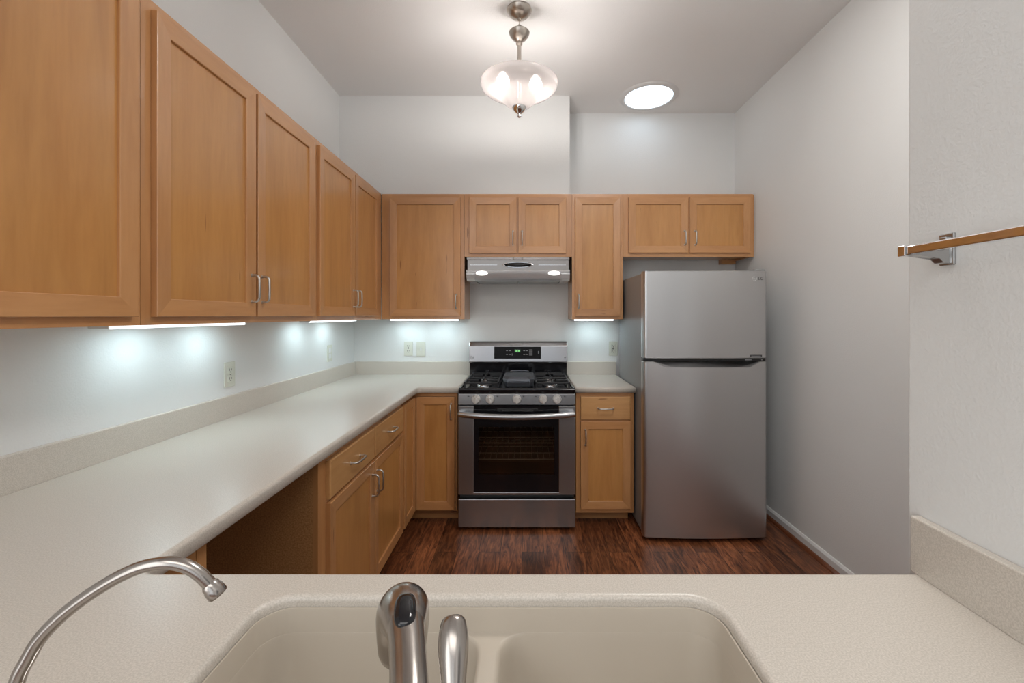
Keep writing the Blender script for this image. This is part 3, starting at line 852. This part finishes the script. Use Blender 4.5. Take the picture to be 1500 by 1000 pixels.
bm.faces.new(va); bm.faces.new(vb)
for i in range(4): bm.faces.new((va[i], va[(i + 1) % 4], vb[(i + 1) % 4], vb[i]))
dp = obj('display_panel', bm, M['display'], bg)
def flat_on_guard(bm, xa, xb, za, zb, w_):
    A = [on_guard(x, z, w_) for x, z in ((xa, za), (xb, za), (xb, zb), (xa, zb))]; B = [p_ + Vector((0, .002, 0)) for p_ in A]
    va = [bm.verts.new(p_) for p_ in A]; vb = [bm.verts.new(p_) for p_ in B]
    bm.faces.new(va); bm.faces.new(vb)
    for i in range(4): bm.faces.new((va[i], va[(i + 1) % 4], vb[(i + 1) % 4], vb[i]))
bm = bmesh.new(); flat_on_guard(bm, -.086, -.040, 1.101, 1.127, .0040); obj('clock_window', bm, M['digit_glow'], dp)
bm = bmesh.new()                                     # seven-segment digits
SEG = {'0': 'abcdef', '6': 'acdefg', '3': 'abcdg', '8': 'abcdefg'}
for i, ch in enumerate('0636'):
    x = -.0815 + i * .0088 + (.0035 if i > 1 else 0); z = 1.108; w_, h_, t_ = .0058, .0125, .0014
    for s in SEG[ch]:
        r_ = {'a': (0, w_, h_ - t_, h_), 'd': (0, w_, 0, t_), 'g': (0, w_, h_ / 2 - t_ / 2, h_ / 2 + t_ / 2), 'f': (0, t_, h_ / 2, h_), 'b': (w_ - t_, w_, h_ / 2, h_), 'e': (0, t_, 0, h_ / 2), 'c': (w_ - t_, w_, 0, h_ / 2)}[s]
        flat_on_guard(bm, x + r_[0], x + r_[1], z + r_[2], z + r_[3], .0046)
obj('clock_digits', bm, M['digit'], dp)
marks = [(x, x + .014, z, z + .0045) for x in (-.150, -.126, -.018, .002) for z in (1.084, 1.113)]
marks += [(.026, .052, z, z + .0035) for z in (1.080, 1.090, 1.100, 1.110, 1.120)] + [(.096, .102, 1.092, 1.112), (-.105, -.102, 1.078, 1.094)]
for q in marks:
    bm = bmesh.new(); flat_on_guard(bm, *q, .0042); obj('key_legend', bm, M['legend'], dp)
def emblem(parent, c, r, m):
    """round maker's mark: ring, upright stroke with foot, dot"""
    bm = bmesh.new()
    pts = [(c[0] + r * math.cos(t), c[1], c[2] + r * math.sin(t)) for t in [math.radians(90 + i * 15) for i in range(22)]]
    sweep(bm, pts, r * .11, 6)
    box(bm, c[0] - r * .08, c[0] + r * .08, c[1] - .0008, c[1] + .0008, c[2] - r * .4, c[2] + r * .42)
    box(bm, c[0] - r * .08, c[0] + r * .32, c[1] - .0008, c[1] + .0008, c[2] - r * .45, c[2] - r * .3)
    box(bm, c[0] + r * .25, c[0] + r * .95, c[1] - .0008, c[1] + .0008, c[2] - r * .08, c[2] + r * .08)
    lathe(bm, [(0, -.0008), (r * .16, -.0008), (r * .16, .0008), (0, .0008)], (c[0] - r * .42, c[1], c[2] + r * .25), 10, axis='y')
    return obj('emblem', bm, m, parent)
emblem(bg, on_guard(-.410, 1.064, .001), .012, M['mark'])
bm = bmesh.new(); flat_on_guard(bm, .296, .306, 1.058, 1.068, .0008); obj('badge', bm, M['mark'], bg)

# the loose griddle on the middle grate
gd = thing('griddle', 'black cast iron griddle over the middle burner of the gas range', 'griddle', (RC + .012, 2.96, .9185))
gx = RC + .012
bm = bmesh.new()
def octo(hx, ya, yb, c): return [(gx - hx + c, ya), (gx + hx - c, ya), (gx + hx, ya + c), (gx + hx, yb - c), (gx + hx - c, yb), (gx - hx + c, yb), (gx - hx, yb - c), (gx - hx, ya + c)]
Ls = [ring3(bm, P_, z) for P_, z in ((octo(.092, 2.812, 3.09, .018), .9185), (octo(.098, 2.808, 3.10, .024), .945), (octo(.107, 2.812, 3.10, .034), .966), (octo(.098, 2.832, 3.085, .044), .981), (octo(.090, 2.842, 3.075, .046), .982), (octo(.086, 2.848, 3.068, .044), .978))]
for a, b in zip(Ls, Ls[1:]):
    for i in range(8): bm.faces.new((a[i], a[(i + 1) % 8], b[(i + 1) % 8], b[i]))
bm.faces.new(Ls[0]); bm.faces.new(Ls[-1])
bmesh.ops.bevel(bm, geom=list(bm.edges), offset=.0022, segments=2, profile=.5, affect='EDGES')
obj('plate', bm, M['griddle'], gd)
for yy, s, HZ in ((2.812, -1, .948), (3.090, 1, .978)):
    bm = bmesh.new()
    p, rd = smooth_path([(gx - .062, yy, HZ), (gx - .058, yy + s * .012, HZ + .006), (gx, yy + s * .014, HZ + .008), (gx + .058, yy + s * .012, HZ + .006), (gx + .062, yy, HZ)], .0055, 6)
    sweep(bm, p, rd, 10); obj('handle', bm, M['griddle'], gd, smooth=True)

# ---------------------------------------------------------------- range hood
HX0, HX1 = -.427, .318
hd = thing('range_hood', 'stainless steel range hood below the short cabinet over the range', 'range hood', (RC, YB, 1.63))
bm = bmesh.new(); prism(bm, [(3.130, 1.812), (YB, 1.812), (YB, 1.650), (3.16, 1.650), (3.118, 1.706), (3.118, 1.795)], 'x', HX0 + .004, HX1 - .004, bev=.002); obj('shell', bm, M['steel_dark'], hd)
bm = bmesh.new(); prism(bm, [(3.105, 1.790), (3.119, 1.806), (3.125, 1.806), (3.125, 1.792), (3.112, 1.788)], 'x', HX0 + .002, HX1 - .002); obj('top_lip', bm, M['polished'], hd)
# the polished visor curves in under the front
vis = [(3.098, 1.713), (3.090, 1.705), (3.093, 1.690), (3.100, 1.672), (3.110, 1.654), (3.124, 1.640), (3.136, 1.634)]
bm = bmesh.new()
prism(bm, vis + [(3.145, 1.638), (3.135, 1.644), (3.122, 1.660), (3.113, 1.68), (3.108, 1.70)], 'x', HX0, HX1)
obj('visor', bm, M['visor'], hd, smooth=30)
for s, xx in ((-1, HX0), (1, HX1)):
    bm = bmesh.new(); prism(bm, [(3.091, 1.690), (3.086, 1.684), (3.098, 1.652), (3.116, 1.634), (YB, 1.634), (YB, 1.70), (3.11, 1.70)], 'x', xx if s < 0 else xx - .062, xx + .062 if s < 0 else xx, bev=.003); obj('end_cap', bm, M['visor'], hd)
bm = bmesh.new()
for a_, b_ in ((HX0 + .07, RC - .004), (RC + .004, HX1 - .07)): box(bm, a_, b_, 3.14, 3.42, 1.634, 1.652, bev=.003)
obj('grease_filter', bm, M['filter'], hd)
bm = bmesh.new(); lathe(bm, [(0, -.003), (.104, -.003), (.112, -.001), (.112, .002), (0, .002)], (0, 0, 0), 48, axis='y')
bmesh.ops.scale(bm, verts=bm.verts, vec=(1, 1, .185)); bmesh.ops.translate(bm, verts=bm.verts, vec=(RC + .002, 3.1175, 1.752)); ov = obj('control_oval', bm, M['polished'], hd, smooth=True)
bm = bmesh.new(); lathe(bm, [(0, -.003), (.100, -.003), (.100, .002), (0, .002)], (0, 0, 0), 48, axis='y')
bmesh.ops.scale(bm, verts=bm.verts, vec=(1, 1, .165)); bmesh.ops.translate(bm, verts=bm.verts, vec=(RC + .002, 3.1145, 1.752)); obj('button_strip', bm, M['black_plastic'], ov)
for a_, b_ in ((HX0 + .025, RC - .15), (RC + .15, HX1 - .025)): obj('trim_line', bx(a_, b_, 3.1165, 3.119, 1.750, 1.7525), M['polished'], hd)
for xx in (-.316, .205):
    bm = bmesh.new(); lathe(bm, [(0, 0), (.043, 0), (.043, .005), (0, .006)], (0, 0, 0), 32)
    bmesh.ops.scale(bm, verts=bm.verts, vec=(1, .36, 1))
    bmesh.ops.rotate(bm, verts=bm.verts, cent=(0, 0, 0), matrix=Matrix.Rotation(math.radians(104), 3, 'X'))
    bmesh.ops.translate(bm, verts=bm.verts, vec=(xx, 3.0945, 1.690)); obj('lamp_lens', bm, M['lens'], hd, smooth=True)

# ---------------------------------------------------------------- refrigerator
FX0, FX1, FY = .7215, 1.482, 2.613
fg = thing('refrigerator', 'stainless steel top-freezer refrigerator standing by the right wall', 'refrigerator', ((FX0 + FX1) / 2, 3.0, 0))
bm = bmesh.new(); box(bm, FX0 + .006, FX1 - .004, 2.690, 3.335, .03, 1.648, bev=.004); obj('body', bm, M['fridge_side'], fg)
obj('back_cover', bx(FX0 + .02, FX1 - .02, 3.335, 3.36, .05, 1.60), M['black_plastic'], fg)
obj('base_grille', bx(FX0 + .012, FX1 - .012, 2.66, 2.69, .012, .09), M['black_plastic'], fg)
for xx in (FX0 + .05, FX1 - .05):
    for yy in (2.72, 3.28):
        bm = bmesh.new(); lathe(bm, [(0, 0), (.02, 0), (.02, .008), (.012, .01), (.012, .03), (0, .03)], (xx, yy, 0), 14); obj('foot', bm, M['black_plastic'], fg)
def door_profile(y_off=0):
    """plan of a gently bowed door with rounded sides, CCW from the back left"""
    w2 = (FX1 - FX0) / 2; cx = (FX0 + FX1) / 2; pts = [(FX0 + .001, 2.685)]
    pts.append((FX0, FY + .045))
    for i in range(7):
        a = PI - PI / 2 * i / 6
        pts.append((FX0 + .022 + .022 * math.cos(a), FY + .038 - .022 * math.sin(a)))
    for i in range(1, 24):
        t = -1 + 2 * i / 24
        pts.append((cx + t * (w2 - .022), FY + .016 * t * t))
    for i in range(7):
        a = PI / 2 - PI / 2 * i / 6
        pts.append((FX1 - .022 + .022 * math.cos(a), FY + .038 - .022 * math.sin(a)))
    pts += [(FX1, FY + .045), (FX1 - .001, 2.685)]
    return pts
def door_solid(zlow, zhigh):
    """zlow/zhigh are functions of x"""
    bm = bmesh.new(); P_ = door_profile()
    e = .004
    cx = sum(p_[0] for p_ in P_) / len(P_)
    def lvl(k_, inset): return [bm.verts.new((x + (math.copysign(inset, cx - x) if abs(x - cx) > .3 else 0), y + (inset if y < 2.66 else 0), k_(x))) for x, y in P_]
    Ls = [lvl(lambda x: zlow(x), e), lvl(lambda x: zlow(x) + e, 0), lvl(lambda x: zhigh(x) - e, 0), lvl(lambda x: zhigh(x), e)]
    for A, B in zip(Ls, Ls[1:]):
        for i in range(len(A)): bm.faces.new((A[i], A[(i + 1) % len(A)], B[(i + 1) % len(A)], B[i]))
    bm.faces.new(Ls[0]); bm.faces.new(Ls[-1])
    return bm
def pocket(x):                                       # the scooped grip along the top of the lower door
    t = max(0, min(1, min((x - (FX0 + .062)) / .075, ((FX1 - .045) - x) / .075)))
    return 1.103 - .033 * t * t * (3 - 2 * t)
d = obj('freezer_door', door_solid(lambda x: 1.1235, lambda x: 1.658), M['fridge_steel'], fg, smooth=35)
emblem(d, (1.397, FY + .0085, 1.609), .0125, M['white_plastic'])
text('lettering', 'LG', .026, (1.437, FY + .0105, 1.609), (PI / 2, 0, 0), M['mark'], d)
bm = bmesh.new(); box(bm, 1.370, 1.443, FY + .0072, FY + .0125, 1.131, 1.144, bev=.001); bd = obj('badge', bm, M['badge'], d)
bm = bmesh.new(); box(bm, 1.378, 1.435, FY + .0068, FY + .0073, 1.136, 1.1385); obj('badge_line', bm, M['legend'], bd)
lo = obj('refrigerator_door', door_solid(lambda x: .024, pocket), M['fridge_steel'], fg, smooth=35)
bm = bmesh.new(); box(bm, FX0 + .004, FX1 - .004, FY + .034, 2.688, 1.060, 1.1225); hg = obj('grip_recess', bm, M['black_plastic'], fg)
for a_, b_ in ((1.352, 1.392), (1.452, 1.460)): obj('grip_label', bx(a_, b_, FY + .0325, FY + .035, 1.109, 1.115), M['legend'], hg)
bm = bmesh.new(); box(bm, FX1 - .075, FX1 - .004, FY + .03, 2.73, 1.658, 1.668, bev=.003); box(bm, FX1 - .05, FX1 - .012, 2.70, 2.76, 1.640, 1.664, bev=.003); obj('hinge_cover', bm, M['fridge_side'], fg)
bm = bmesh.new(); box(bm, FX0 + .004, FX1 - .004, 2.684, 2.691, .06, 1.645); obj('door_seal', bm, M['black_plastic'], fg)

# ---------------------------------------------------------------- sockets and switches
def plate(name, face_kind, c, label, cat, style):
    """wall plate centred at c; face_kind 'back' (faces -Y) or 'left' (faces +X)"""
    def mp(u, v, w_): return (c[0] + u, c[1] - w_, c[2] + v) if face_kind == 'back' else (c[0] + w_, c[1] + u, c[2] + v)
    def b(bm, u0, u1, v0, v1, w0, w1, bev=0):
        p_, q_ = mp(u0, v0, w0), mp(u1, v1, w1); box(bm, p_[0], q_[0], p_[1], q_[1], p_[2], q_[2], bev=bev)
    root = thing(name, label, cat, c, 'wall plates above the worktop')
    bm = bmesh.new(); b(bm, -.035, .035, -.058, .058, 0, .006, .002); obj('cover_plate', bm, M['ivory'], root)
    if style == 'duplex':
        for vz in (-.020, .020):
            bm = bmesh.new(); b(bm, -.017, .017, vz - .014, vz + .014, .0055, .0085, .0015); s_ = obj('socket', bm, M['ivory'], root)
            bm = bmesh.new(); b(bm, -.0085, -.0060, vz - .003, vz + .008, .0082, .0088); b(bm, .0055, .0080, vz - .002, vz + .007, .0082, .0088); b(bm, -.0028, .0028, vz - .011, vz - .0055, .0082, .0088)
            obj('slot', bm, M['slot'], s_)
    elif style == 'decora':
        bm = bmesh.new(); b(bm, -.0165, .0165, -.034, .034, .0055, .0085, .001); s_ = obj('socket', bm, M['ivory'], root)
        bm = bmesh.new()
        for vz in (-.021, .021):
            b(bm, -.0085, -.0060, vz - .003, vz + .008, .0082, .0088); b(bm, .0055, .0080, vz - .002, vz + .007, .0082, .0088); b(bm, -.0028, .0028, vz - .011, vz - .0055, .0082, .0088)
        b(bm, -.008, .008, -.006, -.001, .0082, .0092); b(bm, -.008, .008, .001, .006, .0082, .0092)
        b(bm, -.0172, -.0162, -.034, .034, .0055, .0062); b(bm, .0162, .0172, -.034, .034, .0055, .0062)
        obj('slot', bm, M['slot'], s_)
    elif style == 'toggle':
        bm = bmesh.new(); b(bm, -.005, .005, -.012, .012, .0055, .0075); s_ = obj('toggle_seat', bm, M['white_plastic'], root)
        bm = bmesh.new(); b(bm, -.004, .004, -.001, .009, .006, .018, .001); obj('toggle', bm, M['white_plastic'], root)
    elif style == 'rocker':
        for vz in (-.019, .019):
            bm = bmesh.new(); b(bm, -.0165, .0165, vz - .016, vz + .016, .0055, .0095, .0015); obj('rocker', bm, M['white_plastic'], root)
    bm = bmesh.new()
    for vz in ((0,) if style == 'duplex' else (-.046, .046)): b(bm, -.0025, .0025, vz - .0025, vz + .0025, .0055, .007)
    obj('screw', bm, M['slot'] if style == 'duplex' else M['ivory'], root)
    return root
plate('wall_outlet', 'left', (XL, 1.994, 1.111), 'ivory double outlet on the left wall below the middle cabinets', 'outlet', 'duplex')
plate('wall_switch', 'left', (XL, 3.010, 1.120), 'white two-button switch plate on the left wall near the back corner', 'switch', 'rocker')
plate('wall_outlet', 'back', (-.941, YB, 1.119), 'white double outlet on the back wall beside the toggle switch', 'outlet', 'duplex')
plate('wall_switch', 'back', (-.841, YB, 1.114), 'white toggle switch plate on the back wall left of the range', 'switch', 'toggle')
plate('wall_outlet', 'back', (.703, YB, 1.120), 'ivory outlet on the back wall between range and refrigerator', 'outlet', 'decora')

# ---------------------------------------------------------------- lights under the wall cabinets
def light_bar(kind, a0, a1, c0, c1, spots, label):
    """a0..a1 along the wall, c0..c1 across; hangs from the cabinet floor"""
    zt, zb = UZ0 + .014, 1.344
    ctr = ((c0 + c1) / 2, (a0 + a1) / 2, zt) if kind == 'left' else ((a0 + a1) / 2, (c0 + c1) / 2, zt)
    root = thing('under_cabinet_light', label, 'light', ctr, 'lights below the wall cabinets')
    def b(bm, u0, u1, v0, v1, z0_, z1_, bev=0):
        if kind == 'left': box(bm, v0, v1, u0, u1, z0_, z1_, bev=bev)
        else: box(bm, u0, u1, v0, v1, z0_, z1_, bev=bev)
    bm = bmesh.new(); b(bm, a0, a1, c0, c1, zb + .002, zt); obj('housing', bm, M['white_plastic'], root)
    bm = bmesh.new()
    if kind == 'left': b(bm, a0 + .004, a1 - .004, c1 - .002, c1 + .003, zb, zt - .002, .001)
    else: b(bm, a0 + .004, a1 - .004, c0 - .003, c0 + .002, zb, zt - .002, .001)
    obj('diffuser', bm, M['led_edge'], root)
    for s_ in spots:
        bm = bmesh.new(); p_ = ((c0 + c1) / 2, s_, zb) if kind == 'left' else (s_, (c0 + c1) / 2, zb)
        if kind == 'left': box(bm, p_[0] - .019, p_[0] + .019, s_ - .055, s_ + .055, zb, zb + .004, bev=.001)
        else: box(bm, s_ - .055, s_ + .055, p_[1] - .019, p_[1] + .019, zb, zb + .004, bev=.001)
        obj('lamp_lens', bm, M['led'], root)
    return root
light_bar('left', 1.25, 1.86, -1.275, -1.215, (1.48, 1.80), 'slim white light under the middle cabinets on the left wall')
light_bar('left', 2.42, 3.08, -1.275, -1.215, (2.56, 2.91), 'slim white light under the left wall cabinet nearest the corner')
light_bar('back', -1.035, -.508, 3.27, 3.33, (-.93, -.64), 'slim white light under the single-door cabinet left of the hood')
light_bar('back', .366, .672, 3.27, 3.33, (.52,), 'short white light under the narrow cabinet beside the refrigerator')

# ---------------------------------------------------------------- pendant lamp and daylight tube
px_, py_ = -.034, 2.28
pl = thing('pendant_lamp', 'brushed nickel pendant lamp with white bell glass hanging from the ceiling', 'lamp', (px_, py_, ZC))
bm = bmesh.new(); lathe(bm, [(0, 0), (.064, 0), (.066, -.006), (.060, -.020), (.044, -.036), (.022, -.046), (.010, -.050), (.009, -.058), (0, -.060)], (px_, py_, ZC), 40); obj('canopy', bm, M['lamp_nickel'], pl, smooth=True)
bm = bmesh.new()
for i, zz in enumerate((2.934, 2.914)):
    pts = []
    for k_ in range(14):
        a = 2 * PI * k_ / 14; u, v_ = .007 * math.cos(a), .0155 * math.sin(a)
        pts.append((px_ + (u if i % 2 else 0), py_ + (0 if i % 2 else u), zz + v_))
    sweep(bm, pts, .0022, 8, closed=True)
obj('chain', bm, M['lamp_nickel'], pl, smooth=True)
zb = 2.890
bm = bmesh.new(); lathe(bm, [(0, .012), (.006, .012), (.010, .006), (.030, .004), (.050, .000), (.055, -.006), (.050, -.020), (.036, -.038), (.020, -.050), (.013, -.056), (.017, -.062), (.017, -.068), (.011, -.074), (0, -.074)], (px_, py_, zb), 40); obj('cup', bm, M['lamp_nickel'], pl, smooth=True)
bm = bmesh.new(); lathe(bm, [(0, 0), (.0105, 0), (.0105, -.345), (0, -.345)], (px_, py_, 2.822), 20); obj('rod', bm, M['lamp_nickel'], pl, smooth=True)
prof = [(.2035, 2.618), (.203, 2.608), (.197, 2.594), (.180, 2.580), (.155, 2.569), (.131, 2.559), (.112, 2.547), (.098, 2.534), (.083, 2.518), (.066, 2.503), (.045, 2.489), (.018, 2.480)]
pts, _ = smooth_path([(r_, 0, z_) for r_, z_ in prof], 1.0, 4)
outp = [(max(0, p_.x), p_.z) for p_ in pts]
inp = [(max(.004, r_ - .004), z_ + .003) for r_, z_ in outp]
bm = bmesh.new(); lathe(bm, outp[::-1] + inp, (px_, py_, 0), 64)
sh = obj('lamp_shade', bm, M['shade'], pl, smooth=True)
bm = bmesh.new(); lathe(bm, [(0, .014), (.030, .014), (.039, .008), (.037, -.002), (.026, -.018), (.012, -.028), (.006, -.032), (.006, -.036), (.011, -.040), (.011, -.046), (.005, -.050), (0, -.051)], (px_, py_, 2.484), 32); obj('finial', bm, M['chrome'], pl, smooth=True)
for i, a in enumerate((192, 8)):
    a = math.radians(a); bx_, by_ = px_ + .088 * math.cos(a), py_ + .088 * math.sin(a)
    bm = bmesh.new()
    sweep(bm, smooth_path([(px_, py_, 2.690), (px_ + .05 * math.cos(a), py_ + .05 * math.sin(a), 2.700), (bx_, by_, 2.690), (bx_, by_, 2.675)], .006, 5)[0], .006, 8)
    lathe(bm, [(0, .004), (.014, .004), (.022, -.002), (.026, -.012), (.030, -.024), (.0295, -.024), (.025, -.014), (.012, -.012), (0, -.012)], (bx_, by_, 2.676), 20); ho = obj('lamp_holder', bm, M['lamp_nickel'], pl, smooth=True)
    bm = bmesh.new(); lathe(bm, [(0, 0), (.012, 0), (.014, -.008), (.026, -.020), (.033, -.036), (.034, -.046), (.031, -.060), (.022, -.073), (.010, -.079), (0, -.080)], (bx_, by_, 2.662), 20); obj('bulb', bm, M['bulb'], ho, smooth=True)

tx, ty = .912, 3.185
tb = thing('daylight_tube', 'round white tubular skylight glowing in the ceiling above the refrigerator', 'skylight', (tx, ty, ZC))
bm = bmesh.new(); lathe(bm, [(.172, -.006), (.176, -.012), (.190, -.012), (.206, -.007), (.212, -.001), (.212, 0), (.172, 0)], (tx, ty, ZC), 64); obj('trim_ring', bm, M['white_trim'], tb, smooth=True)
bm = bmesh.new(); lathe(bm, [(0, -.014), (.06, -.0135), (.12, -.0115), (.172, -.008), (.172, -.001), (0, -.001)], (tx, ty, ZC), 64); obj('diffuser', bm, M['tube_light'], tb, smooth=True)
